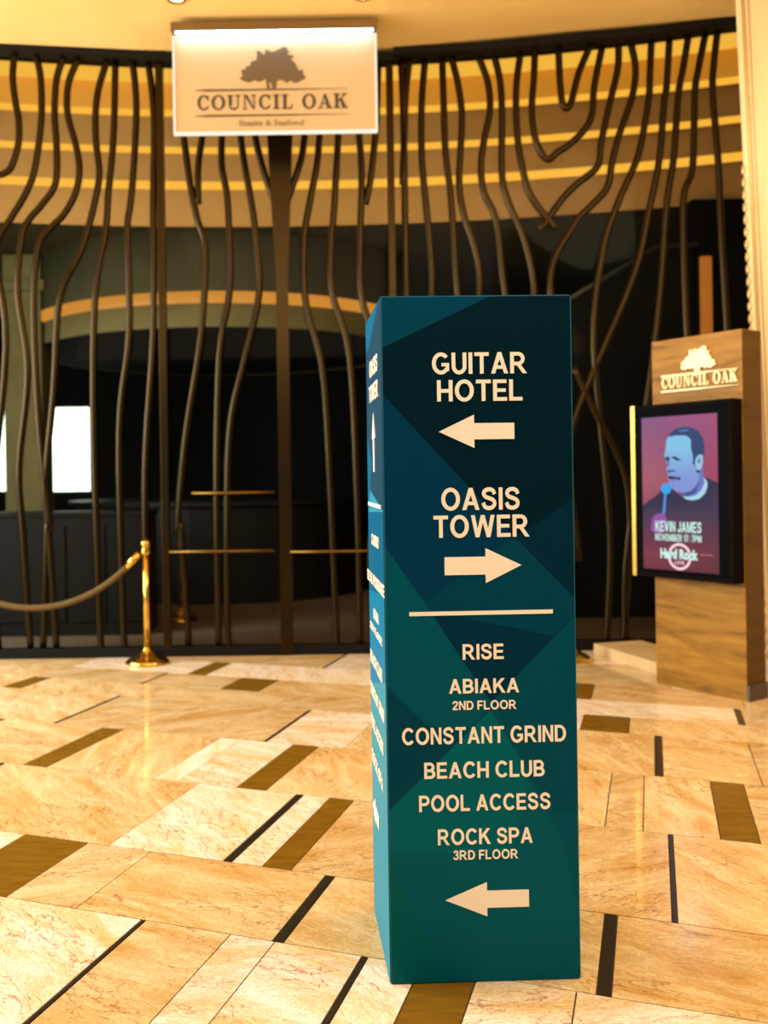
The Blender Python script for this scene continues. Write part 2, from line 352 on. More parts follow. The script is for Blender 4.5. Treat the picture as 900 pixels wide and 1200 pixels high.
# ------------------------------------------------------------------ floor
FY = 7.55                                        # the glass front stands here
A20 = math.radians(20); ca, sa = math.cos(A20), math.sin(A20)
def ft(s, t): return (s*ca+t*sa, -s*sa+t*ca)
bm = bmesh.new(); box(bm, (-6.2, -.6, -.12), (5.2, FY, -.004))
floor = fin('floor', bm, M_grout); tag(floor, kind='structure')
def clip(poly, nx, ny, c):                        # keep nx*x+ny*y <= c
    out = []
    for i in range(len(poly)):
        p, q = poly[i], poly[(i+1) % len(poly)]
        dp, dq = nx*p[0]+ny*p[1]-c, nx*q[0]+ny*q[1]-c
        if dp <= 0: out.append(p)
        if (dp < 0 < dq) or (dq < 0 < dp):
            k = dp/(dp-dq); out.append((p[0]+(q[0]-p[0])*k, p[1]+(q[1]-p[1])*k))
    return out
def slab(s0, s1, t0, t1, name, m):
    g = .0022
    poly = [ft(s0+g, t0+g), ft(s1-g, t0+g), ft(s1-g, t1-g), ft(s0+g, t1-g)]
    for nx, ny, c in ((0, 1, FY-.04), (0, -1, .5), (1, 0, 5.1), (-1, 0, 6.1)):
        poly = clip(poly, nx, ny, c)
        if len(poly) < 3: return
    cx0 = sum(p[0] for p in poly)/len(poly); cy0 = sum(p[1] for p in poly)/len(poly)
    bm = bmesh.new()
    T = [bm.verts.new((x-cx0, y-cy0, 0)) for x, y in poly]; B = [bm.verts.new((x-cx0, y-cy0, -.018)) for x, y in poly]
    bm.faces.new(T); bm.faces.new(B[::-1])
    for i in range(len(poly)): bm.faces.new([T[i], B[i], B[(i+1) % len(poly)], T[(i+1) % len(poly)]])
    o = fin(name, bm, m); o.parent = floor; o.location = (cx0, cy0, 0)
ROWS = [  # (t0, t1, joints): a number is a plain joint, a tuple is an inlaid strip
 (1.90, 2.65, [(-1.549, -1.532, 'd'), -1.237, -1.09, (-.816, -.797, 'd'), (-.640, -.478, 'b'), -.211]),
 (2.65, 3.15, [(-2.36, -2.07, 'b'), -1.795, (-1.10, -1.064, 'd'), (-.160, -.122, 'd')]),
 (3.15, 3.92, [(-3.075, -3.05, 'd'), -1.982, (-1.499, -1.463, 'd'), (-1.343, -1.232, 'b'), (.040, .056, 'd')]),
 (3.92, 4.65, [(-3.78, -3.61, 'b'), (-2.95, -2.81, 'b'), -2.215, -2.093, (-1.792, -1.648, 'b'), -.195, -.052, (.227, .365, 'b')]),
 (4.65, 5.37, [(-3.285, -3.262, 'd'), (-1.965, -1.945, 'd'), -1.515, (-.006, .030, 'd'), .445]),
 (5.37, 5.73, [(-4.2, -4.05, 'b'), -3.1, -2.2, -1.1, (-.39, -.137, 'b')]),
 (5.73, 6.11, [(-3.335, -3.315, 'd'), (-2.73, -2.45, 'b'), -1.2, (.433, .467, 'd')]),
 (6.11, 6.57, [(-3.17, -3.02, 'b'), -1.8, (-.55, -.375, 'b'), .5]),
 (6.57, 7.30, [-4.4, (-2.3, -2.28, 'd'), -1.3, .1]), (7.30, 8.05, [-3.5, -2.6, -.9, .35]), (8.05, 8.80, [-1.2, .5]),
 (1.40, 1.90, [-1.7, (-.9, -.86, 'd'), (0.1, .22, 'b')]), (.65, 1.40, [-1.3, (-.4, -.38, 'd'), .6]),
 (.15, .65, [-1.1, .2]), (-.6, .15, [-.8, (.5, .62, 'b')]), (-1.35, -.6, [0.0, 1.0])]
kk = 0
for t0, t1, J in ROWS:
    J = list(J); lo = J[0][0] if isinstance(J[0], tuple) else J[0]; hi = J[-1][1] if isinstance(J[-1], tuple) else J[-1]
    x = lo
    while x > -8.5:
        x -= random.uniform(.75, 1.25)
        J.insert(0, x if random.random() < .6 else (x, x+random.choice((.02, .13)), 'd' if random.random() < .5 else 'b'))
    x = hi
    while x < 5.5:
        x += random.uniform(.75, 1.25)
        J.append(x if random.random() < .6 else (x, x+random.choice((.02, .13)), 'd' if random.random() < .5 else 'b'))
    prev = None
    for j in J:
        a, b2 = (j[0], j[1]) if isinstance(j, tuple) else (j, j)
        if prev is not None: kk += 1; slab(prev, a, t0, t1, 'tile', M_marble2 if (t1 <= 2.66 and random.random() < .8) or random.random() < .25 else M_marble)
        if isinstance(j, tuple): slab(a, b2, t0, t1, 'inlay_strip', M_dark if j[2] == 'd' else M_brown)
        prev = b2

# ------------------------------------------------------------------ lobby ceiling, following the bowed head of the glass front
HEAD = [(-9, 5.02), (-2.39, 4.86), (-1.1, 4.78), (.70, 4.78), (2.0, 4.885), (3.42, 4.99), (8, 5.05)]
def headz(x):
    for (a, za), (b, zb) in zip(HEAD, HEAD[1:]):
        if x <= b: return za+(zb-za)*(x-a)/(b-a)
    return HEAD[-1][1]
bm = bmesh.new(); xs = [-6.2+.38*k for k in range(31)]
V = [[bm.verts.new((x, y, headz(x)+h)) for x in xs] for y, h in ((-.6, 0), (FY+.06, 0), (FY+.06, .1), (-.6, .1))]
for r in range(4):
    for k in range(30): bm.faces.new([V[r][k], V[r][k+1], V[(r+1) % 4][k+1], V[(r+1) % 4][k]])
ceiling = fin('ceiling', bm, M_ceil); tag(ceiling, kind='structure')
M_lamp = emit('lamp_warm', (255, 214, 150), 26)
M_lampb = emit('lamp_bright', (255, 214, 130), 60)
def downlight(x, y, r, m, lab, grp):
    z = headz(x); e = empty('downlight', (x, y, z-.008)); tag(e, lab, 'downlight', grp)
    bm = bmesh.new(); lathe(bm, [(r, z-.002), (r+.02, z-.004), (r+.022, z-.016), (r, z-.012), (r, z-.002)], 24, (x, y, 0)); fin('ring', bm, M_gold, e, True)
    bm = bmesh.new(); lathe(bm, [(0, z-.006), (r-.001, z-.006), (r-.001, z-.003), (0, z-.003)], 24, (x, y, 0)); fin('lens', bm, m, e)
downlight(*(P3(207, -3, 6.64).xy), .045, M_lamp, 'small warm ceiling downlight above the left half of the hanging sign', 'ceiling downlights')
downlight(*(P3(425, -3, 6.64).xy), .045, M_lamp, 'small warm ceiling downlight above the right end of the hanging sign', 'ceiling downlights')
for i in range(7): downlight(-4.2+1.4*i, 2.75, .10, M_lampb, 'bright lobby downlight overhead above the frame, %s in the row of seven' % ('leftmost', 'second from left', 'third from left', 'middle one', 'third from right', 'second from right', 'rightmost')[i], 'lobby downlights overhead')

# ------------------------------------------------------------------ glass front with grown-wood bars
front = Plane((0, FY, 0), (1, 0, 0))
wall = empty('wall_back', (0, FY, 0)); tag(wall, kind='structure')
def fp(px, py): return front.hit(px, py)
def strip_on(bm, pl, pxs, w, o0, o1, n=5):
    """ribbon of width w metres along a smoothed pixel path, with real depth"""
    pts = catmull([pl.hit(*p) for p in pxs], n); Lf = []; Rt = []
    for i, p in enumerate(pts):
        a, b = pts[max(i-1, 0)], pts[min(i+1, len(pts)-1)]
        dx, dz = b[0]-a[0], b[1]-a[1]; q = math.hypot(dx, dz) or 1
        Lf.append((p[0]-dz/q*w/2, p[1]+dx/q*w/2)); Rt.append((p[0]+dz/q*w/2, p[1]-dx/q*w/2))
    NR = 8; rows = []
    for j in range(NR):
        th = math.pi*j/(NR-1); f_ = (1-math.cos(th))/2
        rows.append([bm.verts.new(pl.pt(a[0]+(b[0]-a[0])*f_, a[1]+(b[1]-a[1])*f_, o0+w/2*math.sin(th))) for a, b in zip(Lf, Rt)])
    for r in range(NR):
        A, B = rows[r], rows[(r+1) % NR]
        for k in range(len(pts)-1): bm.faces.new([A[k], A[k+1], B[k+1], B[k]])
    bm.faces.new([r[0] for r in rows]); bm.faces.new([r[-1] for r in rows][::-1])
def beam(pxtop, pxbot, name='head_beam'):
    bm = bmesh.new(); poly_on(bm, front, [fp(*p) for p in pxtop]+[fp(*p) for p in reversed(pxbot)], -.05, .09); fin(name, bm, M_black, wall)
beam([(-70, 50), (0, 54), (100, 61), (196, 66)], [(-70, 60), (0, 63), (100, 70), (196, 77)])
beam([(196, 67), (330, 67), (460, 66)], [(196, 77), (330, 77), (460, 76)])
beam([(460, 61), (560, 55), (660, 45), (760, 36), (900, 20)], [(460, 69), (560, 64), (660, 55), (760, 46), (900, 31)])
def post(px, w, top, name, m, o0=-.03, o1=.05):
    s = fp(px, 560)[0]; bm = bmesh.new(); box(bm, (s-w/2, FY-o1, 0), (s+w/2, FY-o0, fp(px, top)[1]), bevel=.004); fin(name, bm, m, wall)
post(194, .06, 72, 'post', M_bronze); post(463, .055, 66, 'post', M_bronze)
# trunk: the middle post, wider at the crown
s0 = fp(334, 560)[0]; bm = bmesh.new()
zt = fp(334, 76)[1]
poly_on(bm, front, [(s0-.05, 0), (s0+.05, 0), (s0+.048, 3.0), (s0+.075, 3.55), (s0+.10, 4.1), (s0+.11, zt), (s0-.11, zt), (s0-.10, 4.1), (s0-.075, 3.55), (s0-.048, 3.0)], .0, .07)
fin('trunk_post', bm, M_bronze, wall)
bm = bmesh.new(); box(bm, (-5.5, FY-.06, 0), (3.6, FY+.04, .075), bevel=.004); fin('kick_rail', bm, M_black, wall)
for a, b in ((-100, 190), (198, 460), (467, 900)):
    sa_, sb_ = fp(a, 560)[0]+.03, fp(b, 560)[0]-.03
    bm = bmesh.new(); z2 = min(fp(a, 76)[1], fp(b, 76)[1])
    top = [(sb_, fp(b, {190: 76, 460: 76, 900: 32}[b])[1]), (sa_, fp(a, {-100: 58, 198: 76, 467: 68}[a])[1])]
    vs = [bm.verts.new(front.pt(s, z, -.01)) for s, z in [(sa_, .07), (sb_, .07)]+top]; bm.faces.new(vs)
    me = fin('glass_pane', bm, M_glass, wall)
def cv(pts, x0, y0, k): return [(x0+x*k, y0+y*k) for x, y in pts]
BARS = []
k = .23333
for q in ([(75,95),(65,220),(80,350),(95,430),(95,540),(70,640),(35,695),(-30,700),(-120,600),(-150,400),(-140,90)],
          [(180,100),(205,220),(210,400),(195,560),(165,720),(110,840),(55,930),(-20,1100)],
          [(320,120),(285,230),(275,400),(285,560),(280,750),(210,860),(150,930),(110,1020),(90,1300),(140,1700)],
          [(395,125),(345,250),(340,400),(380,550),(400,680),(380,800),(320,910),(250,980),(190,1080),(170,1400),(200,2000)],
          [(540,130),(495,280),(480,420),(485,560),(500,700),(480,830),(440,990),(400,1110),(300,1330),(270,1800)],
          [(580,140),(575,400),(565,600),(545,800),(530,1000),(480,1300),(470,1900),(500,2900)],
          [(665,140),(680,260),(685,420),(670,700),(655,860),(640,1000),(650,1500),(600,2000),(620,2950)],
          [(745,150),(765,300),(775,500),(770,860),(770,1500),(730,2200),(740,3000)]):
    BARS.append(cv(q, 0, 40, k))
k = .3
for q in ([(30,-240),(40,-100),(50,20),(60,100),(80,240),(105,360),(135,480),(120,800),(60,1200)],
          [(120,-240),(128,-80),(125,20),(108,150),(108,300)],
          [(200,-240),(205,-80),(200,20),(200,150),(220,260),(228,400),(230,640),(190,900),(180,1500)],
          [(262,-240),(268,-100),(272,20),(290,150),(310,260),(330,400),(345,650),(290,900),(230,1200),(220,1800)],
          [(320,-240),(320,-80),(328,20),(350,120),(380,220),(412,300)],
          [(540,-240),(535,-80),(525,20),(510,120),(475,230),(450,300)],
          [(590,-240),(588,-80),(582,20),(570,150),(545,280),(520,450),(530,700),(600,1000),(640,1800)],
          [(660,-240),(660,-80),(655,20),(645,200),(635,360),(627,430),(630,640),(700,900),(730,1500)],
          [(725,-240),(730,-80),(735,20),(745,150),(745,280),(740,430),(745,650),(800,900),(810,1400)],
          [(810,-240),(805,-80),(800,20),(780,200),(760,300)]):
    BARS.append(cv(q, 200, 150, k))
k = .26667
for q in ([(75,150),(85,400),(90,700),(95,1000),(100,1500)], [(112,150),(95,300),(88,500),(82,700)],
          [(180,150),(165,350),(165,560),(175,700),(190,850),(210,1100),(200,1400)], [(255,140),(262,350),(270,560),(290,720),(300,850),(320,1150)],
          [(295,140),(325,260),(342,400),(335,560),(330,700),(350,830),(420,1100)], [(415,140),(455,250),(465,370),(440,500),(425,620),(440,740),(490,850),(520,1100)],
          [(485,140),(510,250),(518,400),(517,640),(540,760),(620,960),(660,1200)], [(600,120),(580,280),(585,480),(610,640),(650,760),(760,900)],
          ):
    BARS.append(cv(q, 450, 30, k))
k = .27778
for q in ([(-84,125),(-88,250),(-97,400),(-78,530),(-33,602),(10,572),(60,540),(130,470),(158,400),(165,300),(200,125)],
          [(15,130),(22,280),(35,375),(65,370),(100,240),(150,120)],
          [(268,120),(265,220),(230,370),(195,530),(180,630),(100,700),(30,770),(-60,900)],
          [(320,115),(340,220),(325,340),(270,500),(240,620),(220,720),(150,800),(80,880),(-20,1100)],
          [(407,100),(400,250),(395,350),(360,550),(330,640),(260,800),(200,1000)], [(483,90),(470,300),(460,360),(440,600),(400,800),(330,1100),(100,1650),(60,1900)],
          [(563,80),(540,220),(520,330),(500,600),(470,800),(430,1300),(300,2300)], [(635,70),(605,220),(590,320),(580,640),(540,800),(560,1400)],
          [(685,65),(670,200),(665,320),(690,640),(700,900),(730,1500)]):
    BARS.append(cv(q, 650, 20, k))
BARS.append([(672, 430), (700, 490), (716, 520), (733, 562), (738, 620), (735, 690), (730, 755)])
for i, q in enumerate(BARS):
    if 600 > q[-1][1] > 285: q = q+[(q[-1][0]+(12 if i % 2 else -10), q[-1][1]+110), (q[-1][0]+(-6 if i % 3 else 9), 620), (q[-1][0]+4, 764)]
    elif 755 > q[-1][1] >= 600: q = q+[(q[-1][0]+3, 764)]
    bm = bmesh.new(); strip_on(bm, front, q, .056, .004, .026); fin('bar', bm, M_bronze, wall, True)
for y, a, b in ((646, 200, 322), (578, 226, 322), (646, 340, 455)):
    bm = bmesh.new(); s1, z = fp(a, y); s2, _ = fp(b, y); tube(bm, [(s1, FY-.085, z), ((s1+s2)/2, FY-.085, z), (s2, FY-.085, z)], .011)
    for s in (s1+.04, s2-.04): tube(bm, [(s, FY-.085, z), (s, FY-.012, z)], .009, 8)
    fin('push_rail', bm, M_railg, wall, True)

# ------------------------------------------------------------------ restaurant behind the glass
bm = bmesh.new(); box(bm, (-6.5, FY, -.12), (6, 15.2, -.002)); tag(fin('floor', bm, M_carpet), kind='structure')
wfar = empty('wall_far', (0, 15, 0)); tag(wfar, kind='structure')
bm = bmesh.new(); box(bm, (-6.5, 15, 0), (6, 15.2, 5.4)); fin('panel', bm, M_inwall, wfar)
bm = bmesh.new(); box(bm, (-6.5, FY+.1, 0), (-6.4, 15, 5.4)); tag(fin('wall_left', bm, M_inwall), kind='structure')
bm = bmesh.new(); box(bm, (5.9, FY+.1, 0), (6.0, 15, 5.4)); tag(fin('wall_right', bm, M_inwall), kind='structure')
ARC = (-.1, -4.0)
def arc_band(bm, R, za, zb, R2=None, n=40, a0=50, a1=130):
    R2 = R if R2 is None else R2
    A = []; B = []
    for k in range(n+1):
        a = math.radians(a0+(a1-a0)*k/n)
        A.append(bm.verts.new((ARC[0]+R*math.cos(a), ARC[1]+R*math.sin(a), za))); B.append(bm.verts.new((ARC[0]+R2*math.cos(a), ARC[1]+R2*math.sin(a), zb)))
    for k in range(n): bm.faces.new([A[k], A[k+1], B[k+1], B[k]])
def hz(h, d): return H+h/F*d
tiers = empty('ceiling', (-.1, 9.5, 4.0)); tag(tiers, kind='structure')
M_cove = emit('cove_strip', (255, 186, 60), 1.0); M_cove2 = emit('cove_panel', (255, 190, 66), .95)
M_fascia_glow = mat('fascia_glow', (170, 120, 46), .6, 0, (222, 144, 30), .5)  # upper fascia is no lamp: the light on it is put into emission
bands = [(295, 338, 10.0, 'fascia'), (338, 348, 9.93, 'cove_strip'), (348, 380, 9.86, 'fascia'), (380, 388, 9.79, 'cove_strip'),
         (388, 423, 9.72, 'fascia'), (423, 431, 9.65, 'cove_strip'), (431, 462, 9.58, 'fascia'), (462, 520, 9.5, 'cove_panel')]
for i, (h0, h1, d, nm) in enumerate(bands):
    bm = bmesh.new(); R = d+4
    arc_band(bm, R, hz(h0, d), hz(h1, d))
    if i < 7: arc_band(bm, R, hz(h1, d), hz(bands[i+1][0], bands[i+1][2]), bands[i+1][2]+4)
    fin(nm, bm, {'fascia': M_tier, 'cove_strip': M_cove, 'cove_panel': M_cove2}[nm] if i != 6 else M_fascia_glow, tiers)
bm = bmesh.new(); arc_band(bm, 14.0, hz(295, 10), hz(295, 10)+.02, 19.6, a0=40, a1=140); fin('soffit', bm, M_inceil, tiers)
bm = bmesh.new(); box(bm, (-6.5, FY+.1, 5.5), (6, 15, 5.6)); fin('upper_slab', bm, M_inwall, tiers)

def wpanel(name, px, d, m, depth, parent, label=None):
    pl = Plane((0, d, 0), (1, 0, 0)); bm = bmesh.new(); poly_on(bm, pl, [pl.hit(*p) for p in px], -depth, 0)
    o = fin(name, bm, m, parent); return o
# column
bm = bmesh.new(); a = P3(5, 500, 11).x; b = P3(50, 500, 11).x
col = empty('column', ((a+b)/2, 11.2, 0)); tag(col, 'olive plastered column inside the restaurant at the left, between two bright windows', 'column')
box(bm, (a, 11, 0), (b, 11.45, 4.05), bevel=.02); fin('shaft', bm, M_olive, col)
bm = bmesh.new(); box(bm, (a-.05, 10.95, 3.62), (b+.05, 11.5, 3.74), bevel=.01); fin('capital', bm, M_olive, col)
# bright windows on the far wall
M_day = emit('daylight_pane', (236, 255, 236), 3.0)
for n, (a, b) in enumerate(((60, 105), (-38, 8))):
    pl = Plane((0, 14.95, 0), (1, 0, 0)); w = empty('window_%d' % (n+1), pl.pt((pl.hit(a, 560)[0]+pl.hit(b, 560)[0])/2, .9)); tag(w, kind='structure')
    (sa1, z1), (sb1, _) = pl.hit(a, 478), pl.hit(b, 478); z0 = pl.hit(a, 576)[1]
    bm = bmesh.new(); poly_on(bm, pl, R4(sa1, z0, sb1, z1), -.01, 0); fin('pane', bm, M_day, w)
    bm = bmesh.new()
    for r in (R4(sa1-.05, z0-.05, sa1, z1+.05), R4(sb1, z0-.05, sb1+.05, z1+.05), R4(sa1, z1, sb1, z1+.05), R4(sa1, z0-.05, sb1, z0)): poly_on(bm, pl, r, -.02, .04)
    fin('frame', bm, M_darkwood, w)
# round bar canopy with gold lit band
can = empty('bar_canopy', (-1.08, 12.5, 3.3)); tag(can, 'round bar canopy with a glowing gold rim, seen through the glass behind the hanging sign', 'canopy')
def ring(bm, R, z0, z1, th=.06, n=64, c=(-1.08, 12.45)):
    lathe(bm, [(R, z0), (R, z1), (R-th, z1), (R-th, z0), (R, z0)], n, (c[0], c[1], 0))
bm = bmesh.new(); ring(bm, 2.45, 3.27, 3.39); fin('gold_band', bm, emit('amber_band', (255, 170, 60), .62), can, True)
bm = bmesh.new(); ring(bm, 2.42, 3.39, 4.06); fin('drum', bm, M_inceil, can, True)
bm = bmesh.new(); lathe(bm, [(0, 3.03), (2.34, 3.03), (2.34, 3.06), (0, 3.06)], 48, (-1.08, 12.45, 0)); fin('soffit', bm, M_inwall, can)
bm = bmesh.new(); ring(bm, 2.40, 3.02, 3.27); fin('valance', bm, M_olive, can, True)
bm = bmesh.new(); lathe(bm, [(0, 0), (1.9, 0), (1.9, 1.08), (2.0, 1.1), (2.0, 1.15), (0, 1.15)], 48, (-1.08, 12.45, 0))
o = fin('bar_counter', bm, M_darkwood); tag(o, 'dark round bar counter beneath the gold-rimmed canopy', 'counter')
# partitions and furniture, all dark
def cab(name, a, b, d, depth, z, lab, cat, npan=4):
    x0, x1 = P3(a, 560, d).x, P3(b, 560, d).x; e = empty(name, ((x0+x1)/2, d, 0)); tag(e, lab, cat)
    bm = bmesh.new(); box(bm, (x0, d, 0), (x1, d+depth, z-.04)); fin('body', bm, M_darkwood, e)
    bm = bmesh.new(); box(bm, (x0-.02, d-.02, z-.04), (x1+.02, d+depth+.02, z), bevel=.006); fin('top', bm, M_darkwood, e)
    for i in range(npan):
        u0 = x0+(x1-x0)*(i+.08)/npan; u1 = x0+(x1-x0)*(i+.92)/npan
        bm = bmesh.new(); box(bm, (u0, d-.015, .12), (u1, d, z-.12), bevel=.004); fin('panel', bm, M_darkwood, e)
cab('host_counter', -60, 172, 8.6, .5, 1.12, 'low dark wooden host counter behind the glass and the rope', 'counter', 5)
# stair enclosure on the right
pl = Plane((0, 9.2, 0), (1, 0, 0))
st = empty('staircase', pl.pt(3.0, 0)); tag(st, 'black staircase with sloping side inside the restaurant, behind the teal sign tower', 'staircase')
bm = bmesh.new(); poly_on(bm, pl, [pl.hit(600, 392), pl.hit(768, 292), pl.hit(818, 290), (pl.hit(818, 500)[0], 0), (pl.hit(600, 500)[0], 0)], -1.0, 0); fin('stringer_wall', bm, mat('black_paint', (9, 9, 9), .7, spec=.1), st)
bm = bmesh.new(); poly_on(bm, pl, [pl.hit(600, 388), pl.hit(768, 287), pl.hit(818, 285), pl.hit(818, 290), pl.hit(768, 292), pl.hit(600, 393)], -1.02, .03); fin('handrail', bm, mat('black_rail', (18, 17, 15), .4), st)
amb = empty('amber_pilaster', P3(829, 350, 9.1)); tag(amb, 'tall narrow lit amber lamp beyond the glass, above the wooden totem', 'pilaster')
bm = bmesh.new(); pa = P3(822, 300, 9.1); pb = P3(837, 470, 9.1); box(bm, (pa.x, 9.1, pb.z), (pb.x, 9.16, pa.z), bevel=.01); fin('lit_face', bm, emit('amber_glow', (190, 108, 34), .75), amb)  # lit wall column, with the light on it put into emission
bm = bmesh.new(); box(bm, (pa.x-.02, 9.16, pb.z-.03), (pb.x+.02, 9.2, pa.z+.03)); fin('back_plate', bm, M_darkwood, amb)
bm = bmesh.new(); box(bm, (P3(815, 500, 9.2).x, 9.2, 0), (5.9, 9.35, 4.05)); tag(fin('wall_side', bm, M_inwall), kind='structure')
# exit sign
ex = Plane((0, 11.0, 0), (1, 0, 0)); s, z = ex.hit(384, 299)
e = empty('exit_sign', (s, 11, z)); tag(e, 'small glowing red exit sign high up behind the glass', 'sign')
bm = bmesh.new(); poly_on(bm, ex, R4(s-.13, z-.08, s+.13, z+.08), -.03, 0); fin('housing', bm, emit('exit_red', (235, 16, 14), .8), e)
text_on('lettering', 'EXIT', ex, s-.1, s+.1, z-.05, z+.05, .001, .003, emit('exit_letter', (255, 110, 90), 1.0), e)
bm = bmesh.new(); tube(bm, [(s, 11.02, z+.08), (s, 11.02, z+.16), (s, 11.02, 4.08)], .008, 8); fin('stem', bm, M_black, e)

# ------------------------------------------------------------------ rope stanchions
def stanchion(x, y, h, lab, grp):
    e = empty('rope_stanchion', (x, y, 0)); tag(e, lab, 'stanchion', grp)
    bm = bmesh.new(); lathe(bm, [(0, 0), (.165, 0), (.17, .012), (.15, .032), (.10, .055), (.055, .085), (.03, .11), (.024, .13), (0, .13)], 40, (x, y, 0)); fin('base', bm, M_brass, e, True)
    bm = bmesh.new(); lathe(bm, [(0, .10), (.024, .10), (.024, h-.1), (0, h-.1)], 24, (x, y, 0)); fin('pole', bm, M_brass, e, True)
    bm = bmesh.new(); lathe(bm, [(0, h-.12), (.034, h-.12), (.04, h-.10), (.034, h-.08), (.034, h-.05), (.040, h-.035), (.032, h-.015), (.014, h-.004), (0, h)], 28, (x, y, 0)); fin('finial', bm, M_brass, e, True)
G = 'brass rope stanchions'
st1 = P3(173.5, 772, 7.28); stanchion(st1.x, 7.25, .95, 'brass stanchion in front of the glass holding the end of the tan rope', G)
st2 = P3(212, 700, 9.4); stanchion(st2.x, 9.4, 1.0, 'dim brass stanchion standing behind the glass, right of the roped one', G)
st3 = P3(664, 700, 7.2); stanchion(st3.x, 7.15, .95, 'brass stanchion almost wholly hidden behind the teal sign tower, base at its right edge', G)
x4 = st1.x-1.72; stanchion(x4, 7.25, .95, 'brass stanchion at the far left end of the tan rope', G)
rp = empty('rope', ((st1.x+x4)/2, 7.25, .45)); tag(rp, 'tan velvet barrier rope sagging left from the brass stanchion', 'rope')
pts = []
for k in range(33):
    t = k/32; xx = x4+.05+(st1.x-x4-.1)*t; c = (math.cosh((t-.5)*3.0)-1)/(math.cosh(1.5)-1)
    pts.append((xx, 7.25, .435+(.84-.435)*c))
bm = bmesh.new(); tube(bm, pts, .024, 14); fin('cord', bm, M_rope, rp, True)
for p, q in ((pts[0], pts[2]), (pts[-1], pts[-3])):
    bm = bmesh.new(); tube(bm, [p, q], .030, 16); fin('end_cap', bm, M_brass, rp, True)

# ------------------------------------------------------------------ hanging illuminated sign
SD = 7.0; sp = Plane((0, SD, 0), (1, 0, 0))
(sx0, sz1), (sx1, _) = sp.hit(202, 41), sp.hit(441, 42); sz0 = sp.hit(320, 156)[1]; sz1 = sp.hit(320, 41)[1]
sg = empty('hanging_sign', ((sx0+sx1)/2, SD, sz0)); tag(sg, 'lit translucent restaurant sign with a brown oak tree, hung in front of the glass', 'sign')
M_face = mat('sign_face', (178, 148, 108), .3, 0, (206, 164, 104), .16, spec=.4)
bm = bmesh.new(); box(bm, (sx0+.012, SD, sz0+.012), (sx1-.012, SD+.03, sz1-.012)); fin('face_panel', bm, M_face, sg)
bm = bmesh.new(); M_edge_l = emit('sign_edge_light', (255, 244, 222), 1.05)
for r in (R4(sx0, sz0, sx1, sz0+.014), R4(sx0, sz1-.014, sx1, sz1), R4(sx0, sz0+.014, sx0+.014, sz1-.014), R4(sx1-.014, sz0+.014, sx1, sz1-.014)): poly_on(bm, sp, r, -.035, .012)
fin('lit_edge', bm, M_edge_l, sg)
bm = bmesh.new(); box(bm, (sx0, SD-.10, sz1+.008), (sx1, SD+.05, sz1+.060), bevel=.004); box(bm, (sx0, SD-.10, sz1-.006), (sx1, SD-.088, sz1+.012)); fin('lamp_housing', bm, mat('housing_bronze', (112, 82, 36), .5, .3), sg)
bm = bmesh.new(); box(bm, (sx0+.03, SD-.07, sz1+.004), (sx1-.03, SD-.03, sz1+.010)); fin('lamp_tube', bm, emit('cool_tube', (150, 208, 255), 34), sg)
for x in (sx0+.25, sx1-.25):
    bm = bmesh.new(); lathe(bm, [(0, sz1+.05), (.012, sz1+.05), (.012, headz(x)+.001), (0, headz(x)+.001)], 12, (x, SD, 0)); fin('hanger', bm, M_black, sg)
M_sb = mat('sign_brown', (92, 66, 22), .6); M_sk = mat('sign_letter', (60, 44, 24), .6)
bm = bmesh.new(); zb = sp.hit(320, 104)[1]; tree_on(bm, sp, sp.hit(281, 80)[0], sp.hit(358, 80)[0], zb, sp.hit(320, 55)[1], 0, .006); fin('oak_emblem', bm, M_sb, sg)
bm = bmesh.new(); serif_on(bm, 'COUNCIL OAK', sp, sp.hit(231, 120)[0], sp.hit(407, 120)[0], sp.hit(320, 128)[1], sp.hit(320, 111)[1], 0, .006); fin('lettering', bm, M_sk, sg)
def taper(bm, pl, xa, xb, y, th, o0, o1, ysl=0):
    a, za = pl.hit(xa, y); b, zb_ = pl.hit(xb, y+ysl); z = (za+zb_)/2
    poly_on(bm, pl, [(a, z), (a+(b-a)*.08, z-th/2), (a+(b-a)*.6, z-th*.4), (b, z), (a+(b-a)*.6, z+th*.3), (a+(b-a)*.08, z+th/2)], o0, o1)
bm = bmesh.new(); taper(bm, sp, 228, 408, 105, .016, 0, .005); fin('rule_line', bm, M_sb, sg); bm = bmesh.new(); taper(bm, sp, 228, 408, 135, .016, 0, .005); fin('rule_line', bm, M_sb, sg)
px_text('lettering', 'Steaks & Seafood', sp, 280, 356, 144, 7, .0, .004, mat('sign_small', (130, 104, 66), .6), sg)

# ------------------------------------------------------------------ cream pillar wall on the right with beaded edge
WD = 6.5; wp = Plane((0, WD, 0), (1, 0, 0))
e0 = wp.hit(862, 0); e1 = wp.hit(880, 384)
def ex_(z): return e0[0]+(e1[0]-e0[0])*(z-e0[1])/(e1[1]-e0[1])
wr = empty('wall_right', (ex_(0), WD, 0)); tag(wr, kind='structure')
bm = bmesh.new(); zt2 = headz(3)+.02
v_ = [[bm.verts.new((x+dx, WD+dy, z)) for x, z in ((ex_(0), 0), (5.2, 0), (5.2, zt2), (ex_(zt2), zt2))] for dx, dy in ((0, 0), (.62, 1.0))]
bm.faces.new(v_[0]); bm.faces.new(v_[1][::-1])
for i in range(4): bm.faces.new([v_[0][i], v_[0][(i+1) % 4], v_[1][(i+1) % 4], v_[1][i]])
fin('panel', bm, M_cream, wr)
zT = headz(3)
for o_, w_, m_, pr in ((0.0, .028, M_cream, .018), (.034, .016, M_trim, .012), (.060, .010, M_cream, .02), (.082, .006, M_trim, .008)):
    bm = bmesh.new(); poly_on(bm, wp, [(ex_(0)+o_, 0), (ex_(0)+o_+w_, 0), (ex_(zT)+o_+w_, zT), (ex_(zT)+o_, zT)], -.002, pr); fin('moulding', bm, m_, wr)
